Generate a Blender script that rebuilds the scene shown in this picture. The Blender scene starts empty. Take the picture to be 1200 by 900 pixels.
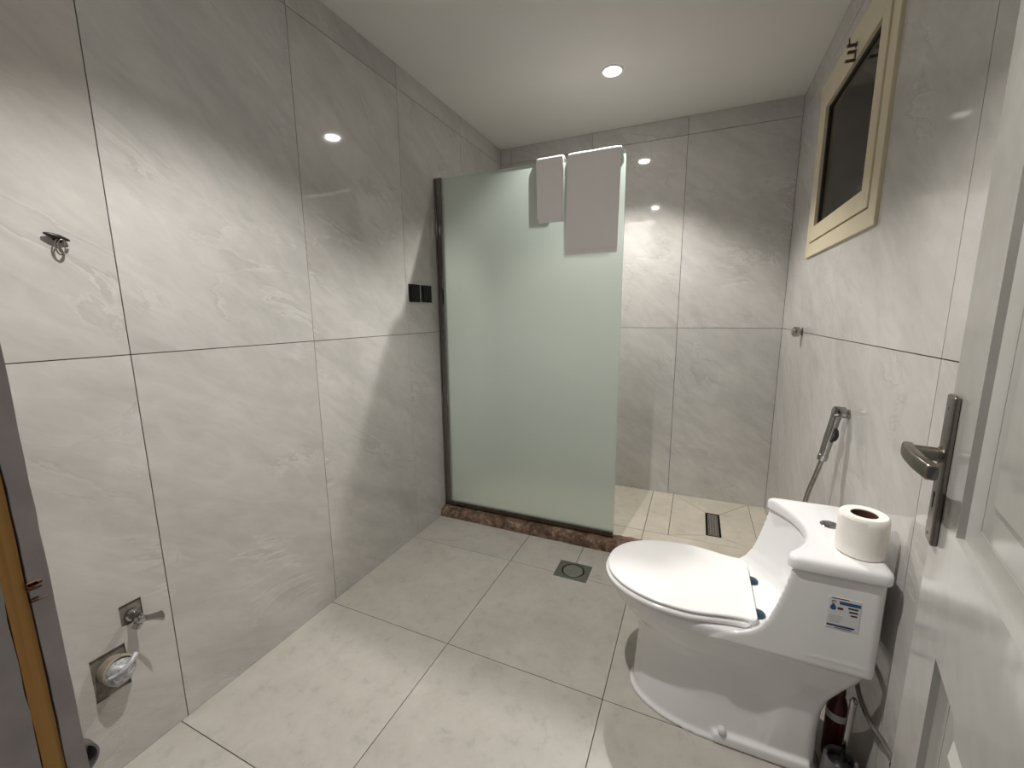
import bpy, bmesh, math, random
from mathutils import Vector, Matrix, noise as mnoise
random.seed(7)
S = bpy.context.scene
col = S.collection
W, D, H = 1.898, 2.437, 2.467            # room: right wall x, back wall y, ceiling z
YF = -0.4585                              # inner face of the front wall (the camera stands in its doorway)

# ------------------------------------------------------------------ camera
cd = bpy.data.cameras.new('camera'); cam = bpy.data.objects.new('camera', cd); col.objects.link(cam)
yaw, pitch, roll = -0.4157, -0.1665, -0.0083
cyw, syw, cp, sp = math.cos(yaw), math.sin(yaw), math.cos(pitch), math.sin(pitch)
Fv = Vector((syw*cp, cyw*cp, sp)); R0 = Vector((cyw, -syw, 0)); U0 = R0.cross(Fv)
Rv = R0*math.cos(roll) + U0*math.sin(roll); Uv = -R0*math.sin(roll) + U0*math.cos(roll)
M = Matrix.Identity(4)
for i in range(3):
    M[i][0], M[i][1], M[i][2] = Rv[i], Uv[i], -Fv[i]
M[0][3], M[1][3], M[2][3] = 1.4179, -0.6032, 1.2601
cam.matrix_world = M
cd.sensor_width = 36; cd.sensor_fit = 'HORIZONTAL'; cd.lens = 488.6/1200*36; cd.clip_start = 0.01
S.camera = cam

# ------------------------------------------------------------------ world, lights, exposure
wd = bpy.data.worlds.new('world'); S.world = wd; wd.use_nodes = True
wd.node_tree.nodes['Background'].inputs[0].default_value = (0.75, 0.85, 1.0, 1)
wd.node_tree.nodes['Background'].inputs[1].default_value = 0.12
S.view_settings.view_transform = 'Standard'; S.view_settings.look = 'None'
S.view_settings.exposure = -0.10; S.view_settings.gamma = 1.0; S.view_settings.use_curve_mapping = False
S.cycles.diffuse_bounces = 8; S.cycles.max_bounces = 16; S.cycles.transparent_max_bounces = 16
S.cycles.sample_clamp_indirect = 4.0; S.cycles.caustics_reflective = False; S.cycles.caustics_refractive = False
S.cycles.use_denoising = True
LAMPS = [(0.950, 1.745), (0.895, 0.122)]
LAMP_POWER = (120, 120); LAMP_COLOR = (1.0, 0.965, 0.915); LAMP_EMIT = 140
SPOT_DEG, SPOT_BLEND = 114, 0.45

# ------------------------------------------------------------------ helpers
def new_mat(name):
    m = bpy.data.materials.new(name); m.use_nodes = True
    return m, m.node_tree, m.node_tree.nodes['Principled BSDF']
def N(t, kind, **kw):
    n = t.nodes.new(kind)
    for k, v in kw.items():
        if k in n.inputs: n.inputs[k].default_value = v
        else: setattr(n, k, v)
    return n
def ramp(t, stops):
    r = t.nodes.new('ShaderNodeValToRGB'); e = r.color_ramp.elements
    while len(e) < len(stops): e.new(0.5)
    for i, (p, c) in enumerate(stops):
        e[i].position = p; e[i].color = (c, c, c, 1) if isinstance(c, (int, float)) else (*c, 1)
    return r
def mix(t, fac, a, b, mode='MIX'):
    m = t.nodes.new('ShaderNodeMix'); m.data_type = 'RGBA'; m.blend_type = mode
    for s, v in ((0, fac), (6, a), (7, b)):
        if hasattr(v, 'links'): t.links.new(v, m.inputs[s])
        elif isinstance(v, (int, float)): m.inputs[s].default_value = v if s == 0 else (v, v, v, 1)
        else: m.inputs[s].default_value = (*v, 1)
    return m.outputs[2]
def bump(t, b, height, strength, dist):
    n = t.nodes.new('ShaderNodeBump'); n.inputs['Strength'].default_value = strength; n.inputs['Distance'].default_value = dist
    t.links.new(height, n.inputs['Height']); t.links.new(n.outputs[0], b.inputs['Normal'])
def simple(name, c, rough=0.5, metal=0.0, spec=0.5, coat=0.0, var=0.0, scale=30, bumpd=0.0):
    m, t, b = new_mat(name)
    b.inputs['Base Color'].default_value = (*c, 1); b.inputs['Roughness'].default_value = rough
    b.inputs['Metallic'].default_value = metal; b.inputs['Specular IOR Level'].default_value = spec
    b.inputs['Coat Weight'].default_value = coat
    tc = N(t, 'ShaderNodeTexCoord'); nz = N(t, 'ShaderNodeTexNoise', Scale=scale, Detail=5.0)
    t.links.new(tc.outputs['Object'], nz.inputs['Vector'])
    if var:
        r = ramp(t, [(0.3, tuple(x*(1-var) for x in c)), (0.7, tuple(min(1, x*(1+var)) for x in c))])
        t.links.new(nz.outputs[0], r.inputs[0]); t.links.new(r.outputs[0], b.inputs['Base Color'])
    if bumpd: bump(t, b, nz.outputs[0], 0.6, bumpd)
    return m
def marble(name, lo, hi, vein, rot, rough):
    """polished porcelain with soft drifting clouds and fine diagonal veins (UV in metres: right, up)"""
    m, t, b = new_mat(name)
    uv = N(t, 'ShaderNodeUVMap')
    def coords(scale, r):
        mp = N(t, 'ShaderNodeMapping', vector_type='TEXTURE'); mp.inputs['Rotation'].default_value = (0, 0, r); mp.inputs['Scale'].default_value = (*scale, 1)
        t.links.new(uv.outputs[0], mp.inputs['Vector']); return mp.outputs[0]
    def nz(vec, scale, detail, dist, rough_=0.55):
        n = N(t, 'ShaderNodeTexNoise', Scale=scale, Detail=detail, Distortion=dist, Roughness=rough_)
        t.links.new(vec, n.inputs['Vector']); return n.outputs[0]
    def rm(fac, stops):
        q = ramp(t, stops); t.links.new(fac, q.inputs[0]); return q.outputs[0]
    def times(a, b):
        q = N(t, 'ShaderNodeMath', operation='MULTIPLY')
        for k, x in enumerate((a, b)):
            if isinstance(x, float): q.inputs[k].default_value = x
            else: t.links.new(x, q.inputs[k])
        return q.outputs[0]
    c = rm(nz(coords((1.5, 0.8), rot), 2.0, 8, 0.6), [(0.30, lo), (0.70, hi)])
    drift = nz(coords((2.2, 0.62), rot), 4.2, 9, 0.9, 0.62)                    # drifting diagonal streaks
    c = mix(t, 1.0, c, rm(drift, [(0.30, 0.89), (0.50, 1.0), (0.68, 1.07)]), 'MULTIPLY')
    fold = nz(coords((1.7, 0.75), rot*0.8), 2.3, 11, 0.7, 0.62)                # thin crests: light edge with a darker lee side
    mask = rm(nz(coords((1.4, 1.0), rot), 3.0, 3, 0.3), [(0.46, 0.0), (0.62, 1.0)])
    c = mix(t, times(times(rm(fold, [(0.500, 0.0), (0.505, 1.0), (0.535, 0.0)]), mask), 0.46), c, tuple(x*0.78 for x in lo))
    c = mix(t, times(times(rm(fold, [(0.480, 0.0), (0.497, 1.0), (0.503, 0.0)]), mask), 0.46), c, vein)
    fine = nz(coords((1.6, 0.7), rot), 16, 6, 0.8, 0.6)
    c = mix(t, 1.0, c, rm(fine, [(0.3, 0.935), (0.7, 1.05)]), 'MULTIPLY')
    oi = N(t, 'ShaderNodeObjectInfo'); r5 = ramp(t, [(0, (0.965, 0.97, 0.975)), (1, (1.01, 1.0, 0.99))]); t.links.new(oi.outputs['Random'], r5.inputs[0])
    c = mix(t, 1.0, c, r5.outputs[0], 'MULTIPLY')
    t.links.new(c, b.inputs['Base Color']); b.inputs['Roughness'].default_value = rough
    return m

# ------------------------------------------------------------------ materials
m_wall = marble('wall_marble', (0.450, 0.437, 0.418), (0.540, 0.527, 0.507), (0.64, 0.632, 0.612), math.radians(-36), 0.055)
def floor_mat(name, lo, hi):
    m, t, b = new_mat(name); uv = N(t, 'ShaderNodeUVMap')
    n1 = N(t, 'ShaderNodeTexNoise', Scale=4.0, Detail=8.0, Distortion=0.6, Roughness=0.6); t.links.new(uv.outputs[0], n1.inputs['Vector'])
    n2 = N(t, 'ShaderNodeTexNoise', Scale=18.0, Detail=9.0, Distortion=0.25, Roughness=0.72); t.links.new(uv.outputs[0], n2.inputs['Vector'])
    r1 = ramp(t, [(0.3, lo), (0.7, hi)]); t.links.new(n1.outputs[0], r1.inputs[0])
    r2 = ramp(t, [(0.30, 0.80), (0.45, 0.97), (0.7, 1.05)]); t.links.new(n2.outputs[0], r2.inputs[0])
    t.links.new(mix(t, 1.0, r1.outputs[0], r2.outputs[0], 'MULTIPLY'), b.inputs['Base Color'])
    b.inputs['Roughness'].default_value = 0.42; b.inputs['Specular IOR Level'].default_value = 0.4
    bump(t, b, n2.outputs[0], 0.25, 0.0006)
    return m
m_floor = floor_mat('floor_stoneware', (0.395, 0.373, 0.335), (0.470, 0.448, 0.408))
m_shower = floor_mat('shower_stoneware', (0.47, 0.43, 0.355), (0.56, 0.517, 0.435))
m_grout = simple('dark_grout', (0.085, 0.075, 0.062), 0.9, var=0.25, scale=60)
m_mortar = simple('raw_mortar', (0.20, 0.18, 0.155), 0.95, var=0.35, scale=45, bumpd=0.003)
m_ceil = simple('ceiling_paint', (0.74, 0.735, 0.71), 0.75, var=0.015, scale=3, bumpd=0.0004)
m_plaster = simple('grey_plaster', (0.40, 0.37, 0.36), 0.8, var=0.1, scale=20, bumpd=0.001)
m_ceramic = simple('white_ceramic', (0.80, 0.80, 0.805), 0.07, coat=0.3)
m_seat = simple('white_seat_plastic', (0.83, 0.825, 0.825), 0.12)
m_chrome = simple('chrome', (0.43, 0.42, 0.405), 0.09, 1.0)
m_dchrome = simple('dull_chrome', (0.36, 0.34, 0.31), 0.22, 1.0, var=0.2, scale=80)
m_profile = simple('screen_profile_metal', (0.26, 0.25, 0.235), 0.10, 1.0)
m_bronze = simple('bronze_profile', (0.085, 0.062, 0.045), 0.4, 0.6, var=0.4, scale=40)
m_nickel = simple('dark_satin_nickel', (0.235, 0.215, 0.190), 0.33, 1.0, var=0.08, scale=120)
m_black = simple('black_glass', (0.003, 0.003, 0.003), 0.2, spec=0.15)
m_blackp = simple('black_plastic', (0.012, 0.012, 0.012), 0.35)
m_hole = simple('dark_void', (0.004, 0.004, 0.004), 0.9, spec=0.1)
m_towel = simple('white_terry', (0.90, 0.88, 0.89), 0.95, spec=0.1, var=0.02, scale=300, bumpd=0.0015)
m_paper = simple('toilet_paper', (0.84, 0.81, 0.755), 0.95, spec=0.1, var=0.015, scale=120, bumpd=0.0006)
m_card = simple('brown_cardboard', (0.085, 0.035, 0.022), 0.9, var=0.2)
m_teal = simple('teal_plastic', (0.003, 0.03, 0.055), 0.3)
m_cream = simple('cream_aluminium', (0.62, 0.545, 0.385), 0.28, var=0.03, scale=8)
m_gasket = simple('dark_gasket', (0.02, 0.018, 0.014), 0.6)
m_night = simple('night_glass', (0.011, 0.0085, 0.0045), 0.12, spec=0.12)
m_drain = simple('brushed_drain_steel', (0.135, 0.135, 0.112), 0.40, 0.35, var=0.2, scale=70)
m_cap = simple('drain_cap_steel', (0.185, 0.19, 0.165), 0.38, 0.30, var=0.08, scale=60)
m_grate = simple('grate_steel', (0.22, 0.20, 0.185), 0.4, 0.3, var=0.15, scale=100)
m_red = simple('red_plastic', (0.075, 0.004, 0.006), 0.3)
m_whitep = simple('white_plastic', (0.62, 0.62, 0.58), 0.4)
m_greyp = simple('grey_plastic', (0.11, 0.105, 0.105), 0.5, var=0.2, scale=40)
m_film = simple('crumpled_plastic', (0.42, 0.43, 0.45), 0.22, var=0.25, scale=60, bumpd=0.002)
m_label = simple('sticker_film', (0.66, 0.66, 0.67), 0.3)
m_pblue = simple('print_blue', (0.012, 0.09, 0.22), 0.4)
m_pnavy = simple('print_navy', (0.012, 0.035, 0.10), 0.4)
m_pblack = simple('print_black', (0.02, 0.02, 0.02), 0.5)
m_pred = simple('print_maroon', (0.07, 0.02, 0.025), 0.5)
m_pgrey = simple('print_grey', (0.38, 0.38, 0.38), 0.5)
m_trim = simple('lamp_trim_white', (0.80, 0.79, 0.76), 0.4)
def painted():
    m, t, b = new_mat('glossy_door_paint'); tc = N(t, 'ShaderNodeTexCoord')
    n = N(t, 'ShaderNodeTexNoise', Scale=16.0, Detail=1.5); t.links.new(tc.outputs['Object'], n.inputs['Vector'])
    r = ramp(t, [(0.3, (0.385, 0.375, 0.352)), (0.7, (0.41, 0.40, 0.377))]); t.links.new(n.outputs[0], r.inputs[0])
    t.links.new(r.outputs[0], b.inputs['Base Color']); b.inputs['Roughness'].default_value = 0.14
    bump(t, b, n.outputs[0], 0.3, 0.003); return m
m_paint = painted()
def woodmat(name, a, c):
    m, t, b = new_mat(name); tc = N(t, 'ShaderNodeTexCoord'); mp = N(t, 'ShaderNodeMapping'); mp.inputs['Scale'].default_value = (60, 220, 3)
    t.links.new(tc.outputs['Object'], mp.inputs[0]); n = N(t, 'ShaderNodeTexNoise', Scale=1.0, Detail=5.0, Distortion=0.8); t.links.new(mp.outputs[0], n.inputs['Vector'])
    r = ramp(t, [(0.3, a), (0.7, c)]); t.links.new(n.outputs[0], r.inputs[0]); t.links.new(r.outputs[0], b.inputs['Base Color']); b.inputs['Roughness'].default_value = 0.45
    return m
m_wood = woodmat('amber_varnished_wood', (0.50, 0.25, 0.055), (0.62, 0.33, 0.085))
m_framep = simple('mauve_frame_paint', (0.47, 0.42, 0.41), 0.45, var=0.12, scale=25, bumpd=0.001)
m_rust = simple('bare_reddish_wood', (0.16, 0.07, 0.035), 0.8, var=0.6, scale=120, bumpd=0.002)
def curbmat():
    m, t, b = new_mat('broken_brown_stone'); tc = N(t, 'ShaderNodeTexCoord')
    n1 = N(t, 'ShaderNodeTexNoise', Scale=16.0, Detail=8.0, Distortion=0.8, Roughness=0.7); t.links.new(tc.outputs['Object'], n1.inputs['Vector'])
    n2 = N(t, 'ShaderNodeTexNoise', Scale=55.0, Detail=6.0, Roughness=0.7); t.links.new(tc.outputs['Object'], n2.inputs['Vector'])
    r1 = ramp(t, [(0.32, (0.035, 0.018, 0.012)), (0.45, (0.12, 0.07, 0.047)), (0.56, (0.20, 0.13, 0.09)), (0.64, (0.30, 0.21, 0.155)), (0.72, (0.50, 0.42, 0.34))]); t.links.new(n1.outputs[0], r1.inputs[0])
    r2 = ramp(t, [(0.35, 0.45), (0.65, 1.35)]); t.links.new(n2.outputs[0], r2.inputs[0])
    t.links.new(mix(t, 1.0, r1.outputs[0], r2.outputs[0], 'MULTIPLY'), b.inputs['Base Color']); b.inputs['Roughness'].default_value = 0.8
    bump(t, b, n2.outputs[0], 0.8, 0.004); return m
m_curb = curbmat()
def frosted():
    """the etched face of the pane: scatters light through and back"""
    m = bpy.data.materials.new('frosted_glass_etch'); m.use_nodes = True; t = m.node_tree; t.nodes.remove(t.nodes['Principled BSDF'])
    out = t.nodes['Material Output']
    df = N(t, 'ShaderNodeBsdfDiffuse'); df.inputs[0].default_value = (0.61, 0.685, 0.64, 1)
    tr = N(t, 'ShaderNodeBsdfTranslucent'); tr.inputs[0].default_value = (0.67, 0.75, 0.705, 1)
    rf = N(t, 'ShaderNodeBsdfRefraction'); rf.inputs[0].default_value = (0.80, 0.885, 0.845, 1); rf.inputs['Roughness'].default_value = 0.62; rf.inputs['IOR'].default_value = 1.25
    gl = N(t, 'ShaderNodeBsdfGlossy'); gl.inputs[0].default_value = (1, 1, 1, 1); gl.inputs['Roughness'].default_value = 0.35
    a = N(t, 'ShaderNodeMixShader'); a.inputs[0].default_value = 0.55; t.links.new(df.outputs[0], a.inputs[1]); t.links.new(tr.outputs[0], a.inputs[2])
    c = N(t, 'ShaderNodeMixShader'); c.inputs[0].default_value = 0.40; t.links.new(a.outputs[0], c.inputs[1]); t.links.new(rf.outputs[0], c.inputs[2])
    e = N(t, 'ShaderNodeMixShader'); e.inputs[0].default_value = 0.04; t.links.new(c.outputs[0], e.inputs[1]); t.links.new(gl.outputs[0], e.inputs[2])
    t.links.new(e.outputs[0], out.inputs[0]); return m
m_frost = frosted()
def clearface():
    """the smooth faces of the pane: tinted clear with a dielectric sheen"""
    m = bpy.data.materials.new('clear_glass_face'); m.use_nodes = True; t = m.node_tree; t.nodes.remove(t.nodes['Principled BSDF'])
    out = t.nodes['Material Output']
    tp = N(t, 'ShaderNodeBsdfTransparent'); tp.inputs[0].default_value = (0.96, 0.985, 0.97, 1)
    gl = N(t, 'ShaderNodeBsdfGlossy'); gl.inputs['Roughness'].default_value = 0.04
    e = N(t, 'ShaderNodeMixShader'); e.inputs[0].default_value = 0.05; t.links.new(tp.outputs[0], e.inputs[1]); t.links.new(gl.outputs[0], e.inputs[2])
    t.links.new(e.outputs[0], out.inputs[0]); return m
m_clear = clearface()
m_edge = simple('glass_edge', (0.55, 0.68, 0.60), 0.15)
def emit(name, c, s):
    m = bpy.data.materials.new(name); m.use_nodes = True; t = m.node_tree; t.nodes.remove(t.nodes['Principled BSDF'])
    e = N(t, 'ShaderNodeEmission'); e.inputs[0].default_value = (*c, 1); e.inputs[1].default_value = s
    t.links.new(e.outputs[0], t.nodes['Material Output'].inputs[0]); return m
m_lamp = emit('lamp_lens', LAMP_COLOR, LAMP_EMIT)

# ------------------------------------------------------------------ object helpers
ORIGIN = {}
def link_mesh(name, bm, mats, parent=None, smooth=False, local=False, angle=None):
    """one mesh object from a bmesh given in world space (or in the parent's space if local)"""
    if parent is not None and not local:
        bmesh.ops.translate(bm, verts=bm.verts, vec=-ORIGIN.get(parent.name, Vector()))
    me = bpy.data.meshes.new(name); bm.to_mesh(me); bm.free()
    for m in (mats if isinstance(mats, (list, tuple)) else [mats]): me.materials.append(m)
    if smooth:
        for p in me.polygons: p.use_smooth = True
        if angle: me.set_sharp_from_angle(angle=math.radians(angle))
    o = bpy.data.objects.new(name, me); col.objects.link(o)
    if parent is not None:
        o.parent = parent; ORIGIN[o.name] = ORIGIN.get(parent.name, Vector())
    return o
def thing(name, label, cat, loc, group=None, rotz=0.0):
    o = bpy.data.objects.new(name, None); col.objects.link(o); o.location = loc; o.rotation_euler = (0, 0, rotz)
    o.empty_display_size = 0.05; o['label'] = label; o['category'] = cat
    if group: o['group'] = group
    ORIGIN[o.name] = Vector(loc); return o
def tag(o, label, cat, group=None):
    o['label'] = label; o['category'] = cat
    if group: o['group'] = group
    return o
def struct(name, bm, mats, **kw):
    o = link_mesh(name, bm, mats, **kw); o['kind'] = 'structure'; return o
def box(bm, a, b, bev=0.0, seg=2):
    t = bmesh.new(); bmesh.ops.create_cube(t, size=1)
    for v in t.verts:
        v.co = Vector([a[i] + (v.co[i]+0.5)*(b[i]-a[i]) for i in range(3)])
    if bev: bmesh.ops.bevel(t, geom=t.edges[:], offset=bev, segments=seg, affect='EDGES', profile=0.5)
    merge(bm, t)
def merge(bm, t):
    me = bpy.data.meshes.new('tmp'); t.to_mesh(me); t.free(); bm.from_mesh(me); bpy.data.meshes.remove(me)
def frame_for(d):
    d = d.normalized(); u = d.orthogonal().normalized(); return u, d.cross(u)
def lathe(bm, base, axis, prof, seg=32, cap=True):
    """revolve [(distance along axis, radius)]"""
    axis = Vector(axis).normalized(); u, v = frame_for(axis); base = Vector(base); rings = []
    for (h, r) in prof:
        rings.append([bm.verts.new(base + axis*h + (u*math.cos(2*math.pi*i/seg) + v*math.sin(2*math.pi*i/seg))*r) for i in range(seg)])
    for a, b in zip(rings, rings[1:]):
        for i in range(seg): bm.faces.new((a[i], a[(i+1) % seg], b[(i+1) % seg], b[i]))
    if cap:
        bm.faces.new(rings[0][::-1]); bm.faces.new(rings[-1])
    return rings
def tube(bm, pts, r, seg=12, cap=True):
    pts = [Vector(p) for p in pts]; rs = r if isinstance(r, (list, tuple)) else [r]*len(pts)
    u = None; rings = []
    for i, p in enumerate(pts):
        d = (pts[min(i+1, len(pts)-1)] - pts[max(i-1, 0)]).normalized()
        if u is None: u, _ = frame_for(d)
        u = (u - d*u.dot(d)).normalized(); v = d.cross(u)
        rings.append([bm.verts.new(p + (u*math.cos(2*math.pi*k/seg) + v*math.sin(2*math.pi*k/seg))*rs[i]) for k in range(seg)])
    for a, b in zip(rings, rings[1:]):
        for k in range(seg): bm.faces.new((a[k], a[(k+1) % seg], b[(k+1) % seg], b[k]))
    if cap: bm.faces.new(rings[0][::-1]); bm.faces.new(rings[-1])
def spline(pts, n=8):
    P = [Vector(p) for p in pts]; out = []
    for i in range(len(P)-1):
        p0, p1, p2, p3 = P[max(i-1, 0)], P[i], P[i+1], P[min(i+2, len(P)-1)]
        for k in range(n):
            t = k/n
            out.append(0.5*((2*p1) + (p2-p0)*t + (2*p0-5*p1+4*p2-p3)*t*t + (3*p1-p0-3*p2+p3)*t**3))
    out.append(P[-1]); return out
def loft(bm, rings, cap=True):
    """rings of world points, all of the same length"""
    vr = [[bm.verts.new(p) for p in r] for r in rings]; n = len(vr[0])
    for a, b in zip(vr, vr[1:]):
        for i in range(n): bm.faces.new((a[i], a[(i+1) % n], b[(i+1) % n], b[i]))
    if cap: bm.faces.new(vr[0][::-1]); bm.faces.new(vr[-1])
    return vr
def fixn(bm): bmesh.ops.recalc_face_normals(bm, faces=bm.faces)

# ------------------------------------------------------------------ tiles
GAP = 0.0013                              # half joint
def tile_slab(poly_or_rect, place, thick, holes=(), uvoff=None):
    """a tile in its surface's (right, up) plane; place(u, v, depth) -> world; rectangular holes cut out"""
    bm = bmesh.new(); uvl = bm.loops.layers.uv.new('UVMap')
    uo = uvoff or (random.uniform(0, 40), random.uniform(0, 40)); fl = random.random() < 0.3
    vs = {}
    def V(u, v, d):
        k = (round(u, 5), round(v, 5), d)
        if k not in vs: vs[k] = (bm.verts.new(place(u, v, d)), (u, v))
        return vs[k]
    def F(l):
        try: f = bm.faces.new([x[0] for x in l])
        except ValueError: return
        for lp, x in zip(f.loops, l): lp[uvl].uv = (x[1][0]+uo[0], x[1][1]+uo[1])
    if isinstance(poly_or_rect, list):
        P = poly_or_rect; n = len(P)
        F([V(*p, 0) for p in P])
        for i in range(n): F([V(*P[i], thick), V(*P[(i+1) % n], thick), V(*P[(i+1) % n], 0), V(*P[i], 0)])
    else:
        u0, v0, u1, v1 = poly_or_rect
        us, ws = {u0, u1}, {v0, v1}; hs = []
        for (a, b, c, d) in holes:
            a, b, c, d = max(a, u0), max(b, v0), min(c, u1), min(d, v1)
            if a < c and b < d: hs.append((a, b, c, d)); us |= {a, c}; ws |= {b, d}
        us, ws = sorted(us), sorted(ws)
        def solid(i, j):
            if not (0 <= i < len(us)-1 and 0 <= j < len(ws)-1): return False
            cu, cv = (us[i]+us[i+1])/2, (ws[j]+ws[j+1])/2
            return not any(a < cu < c and b < cv < d for (a, b, c, d) in hs)
        for i in range(len(us)-1):
            for j in range(len(ws)-1):
                if not solid(i, j): continue
                a, b, c, d = us[i], ws[j], us[i+1], ws[j+1]
                F([V(a, b, 0), V(c, b, 0), V(c, d, 0), V(a, d, 0)])
                if not solid(i-1, j): F([V(a, b, 0), V(a, d, 0), V(a, d, thick), V(a, b, thick)])
                if not solid(i+1, j): F([V(c, b, 0), V(c, b, thick), V(c, d, thick), V(c, d, 0)])
                if not solid(i, j-1): F([V(a, b, 0), V(a, b, thick), V(c, b, thick), V(c, b, 0)])
                if not solid(i, j+1): F([V(a, d, 0), V(c, d, 0), V(c, d, thick), V(a, d, thick)])
    fixn(bm); return bm
def tiles(parent, mat, us, vs, place, thick, holes=()):
    for a, c in zip(us, us[1:]):
        for b, d in zip(vs, vs[1:]):
            g = lambda x, lim: x if x in (us[0], us[-1], vs[0], vs[-1]) and lim else x
            bm = tile_slab((a+GAP, b+GAP, c-GAP, d-GAP), place, thick, holes)
            if bm.faces: link_mesh('tile', bm, mat, parent)
            else: bm.free()
TT = 0.012
ROWS = [-0.03, 1.1585, 2.3575, H]
def wall_box(name, a, b, mat=m_grout):
    bm = bmesh.new(); box(bm, a, b); return struct(name, bm, mat)
# left wall (right direction = +y)
wl = wall_box('wall_left', (-0.12, YF-0.12, -0.05), (-TT, D+0.12, H+0.05))
VALVE_H = (-0.098, 0.405, -0.047, 0.468); PIPE_H = (-0.174, 0.232, -0.098, 0.360)
tiles(wl, m_wall, [YF, 0.020, 0.626, 1.236, 1.842, D], ROWS, lambda u, v, d: Vector((-d, u, v)), TT, [VALVE_H, PIPE_H])
# back wall (right = +x)
wb = wall_box('wall_back', (-0.12, D+TT, -0.05), (W+0.12, D+0.12, H+0.05))
tiles(wb, m_wall, [0, 0.084, 0.690, 1.296, W], ROWS, lambda u, v, d: Vector((u, D+d, v)), TT)
# right wall (right = -y), with the window opening
WIN = (1.062, 1.527, 1.940, 2.276)        # y0, z0, y1, z1 of the opening
bm = bmesh.new()
xa, xb = W+TT, W+0.12
box(bm, (xa, YF-0.12, -0.05), (xb, WIN[0], H+0.05)); box(bm, (xa, WIN[2], -0.05), (xb, D+0.12, H+0.05))
box(bm, (xa, WIN[0], -0.05), (xb, WIN[2], WIN[1])); box(bm, (xa, WIN[0], WIN[3]), (xb, WIN[2], H+0.05))
wr = struct('wall_right', bm, m_grout)
tiles(wr, m_wall, [-D, -0.574, 0.032, -YF], ROWS, lambda u, v, d: Vector((W+d, -u, v)), TT, [(-WIN[2], WIN[1], -WIN[0], WIN[3])])
# front wall with the doorway the camera stands in
DX0, DX1, DZ = 0.890, 1.640, 2.06
bm = bmesh.new()
for a, b in (((-0.12, YF-0.11, -0.05), (DX0-0.03, YF, H+0.05)), ((DX1+0.03, YF-0.11, -0.05), (W+0.12, YF, H+0.05)), ((DX0-0.03, YF-0.11, DZ+0.03), (DX1+0.03, YF, H+0.05))): box(bm, a, b)
wf = struct('wall_front', bm, m_plaster)
# ceiling
bm = bmesh.new(); box(bm, (-0.12, YF-0.11, H), (W+0.12, D+0.12, H+0.10)); struct('ceiling', bm, m_ceil)
# floor: the dry side (z = 0) and the shower tray floor just lower
CY0, CY1, ZS = 1.475, 1.600, -0.020
bm = bmesh.new(); box(bm, (-0.012, YF-0.11, -0.12), (W+0.012, CY0+0.03, -0.009)); box(bm, (-0.012, CY0+0.03, -0.12), (W+0.012, D+0.012, ZS-0.009))
fl = struct('floor', bm, m_grout)
FD = (0.845, 1.172, 1.007, 1.312)
pf = lambda u, v, d: Vector((u, v, -d))
tiles(fl, m_floor, [0, 0.6045, 1.2045, 1.8045, W], [YF-0.11, 0.0, 0.60, 1.20], pf, 0.009, [FD])
tiles(fl, m_floor, [0, 0.6045, 0.923, 1.2045, 1.8045, W], [1.20, CY0+0.03], pf, 0.009, [FD])
ps = lambda u, v, d: Vector((u, v, ZS-d))
g = 0.0016; X0, X1, X2, X3 = 1.198, 1.335, 1.800, W; YB, YT = 1.8235, D
dx0, dx1, dy0, dy1 = 1.538, 1.618, 1.908, 2.210      # the slot drain
for r in ((0.0, CY1-0.03, 0.598, 1.8235), (0.598, CY1-0.03, X0, 1.8235), (0.0, 1.8235, 0.598, D), (0.598, 1.8235, X0, D), (X0, YB, X1, D), (X2, YB, X3, D), (X0, CY1-0.03, X3, YB)):
    link_mesh('tile', tile_slab((r[0]+g, r[1]+g, r[2]-g, r[3]-g), ps, 0.009), m_shower, fl)
def inset(P, e):
    c = [sum(p[i] for p in P)/len(P) for i in (0, 1)]; out = []
    n = len(P)
    for i in range(n):
        p, a, b = Vector(P[i]), Vector(P[i-1]), Vector(P[(i+1) % n])
        d1, d2 = (p-a).normalized(), (b-p).normalized()
        n1, n2 = Vector((-d1.y, d1.x)), Vector((-d2.y, d2.x)); bis = (n1+n2); k = bis.dot(n1)
        q = p + bis*(e/max(k, 0.3)); out.append((q.x, q.y))
    return out
for P in ([(X1, YB), (dx0, dy0), (dx0, dy1), (X1, D)], [(X1, D), (dx0, dy1), (dx1, dy1), (X2, D)], [(X2, D), (dx1, dy1), (dx1, dy0), (X2, YB)], [(X1, YB), (X2, YB), (dx1, dy0), (dx0, dy0)]):
    link_mesh('tile', tile_slab(inset(P, g), ps, 0.009), m_shower, fl)

# ------------------------------------------------------------------ window (structure)
yw0, zw0, yw1, zw1 = 1.053, 1.518, 1.949, 2.285
def ring_frame(bm, r, w, x0, x1, bev=0.0015):
    """four mitred bars: r = (y0, z0, y1, z1) outer, w = bar width, x0 (room side) .. x1"""
    o = [(r[0], r[1]), (r[2], r[1]), (r[2], r[3]), (r[0], r[3])]
    i = [(r[0]+w, r[1]+w), (r[2]-w, r[1]+w), (r[2]-w, r[3]-w), (r[0]+w, r[3]-w)]
    for k in range(4):
        t = bmesh.new(); q = (k+1) % 4
        pts = [o[k], o[q], i[q], i[k]]
        a = [t.verts.new((x0, y, z)) for y, z in pts]; b = [t.verts.new((x1, y, z)) for y, z in pts]
        t.faces.new(a); t.faces.new(b[::-1])
        for m in range(4): t.faces.new((a[m], b[m], b[(m+1) % 4], a[(m+1) % 4]))
        fixn(t); bmesh.ops.bevel(t, geom=t.edges[:], offset=bev, segments=1, affect='EDGES'); merge(bm, t)
bm = bmesh.new(); ring_frame(bm, (yw0, zw0, yw1, zw1), 0.062, W-0.010, W+0.06)
wo = struct('window_1', bm, m_cream)
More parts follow.
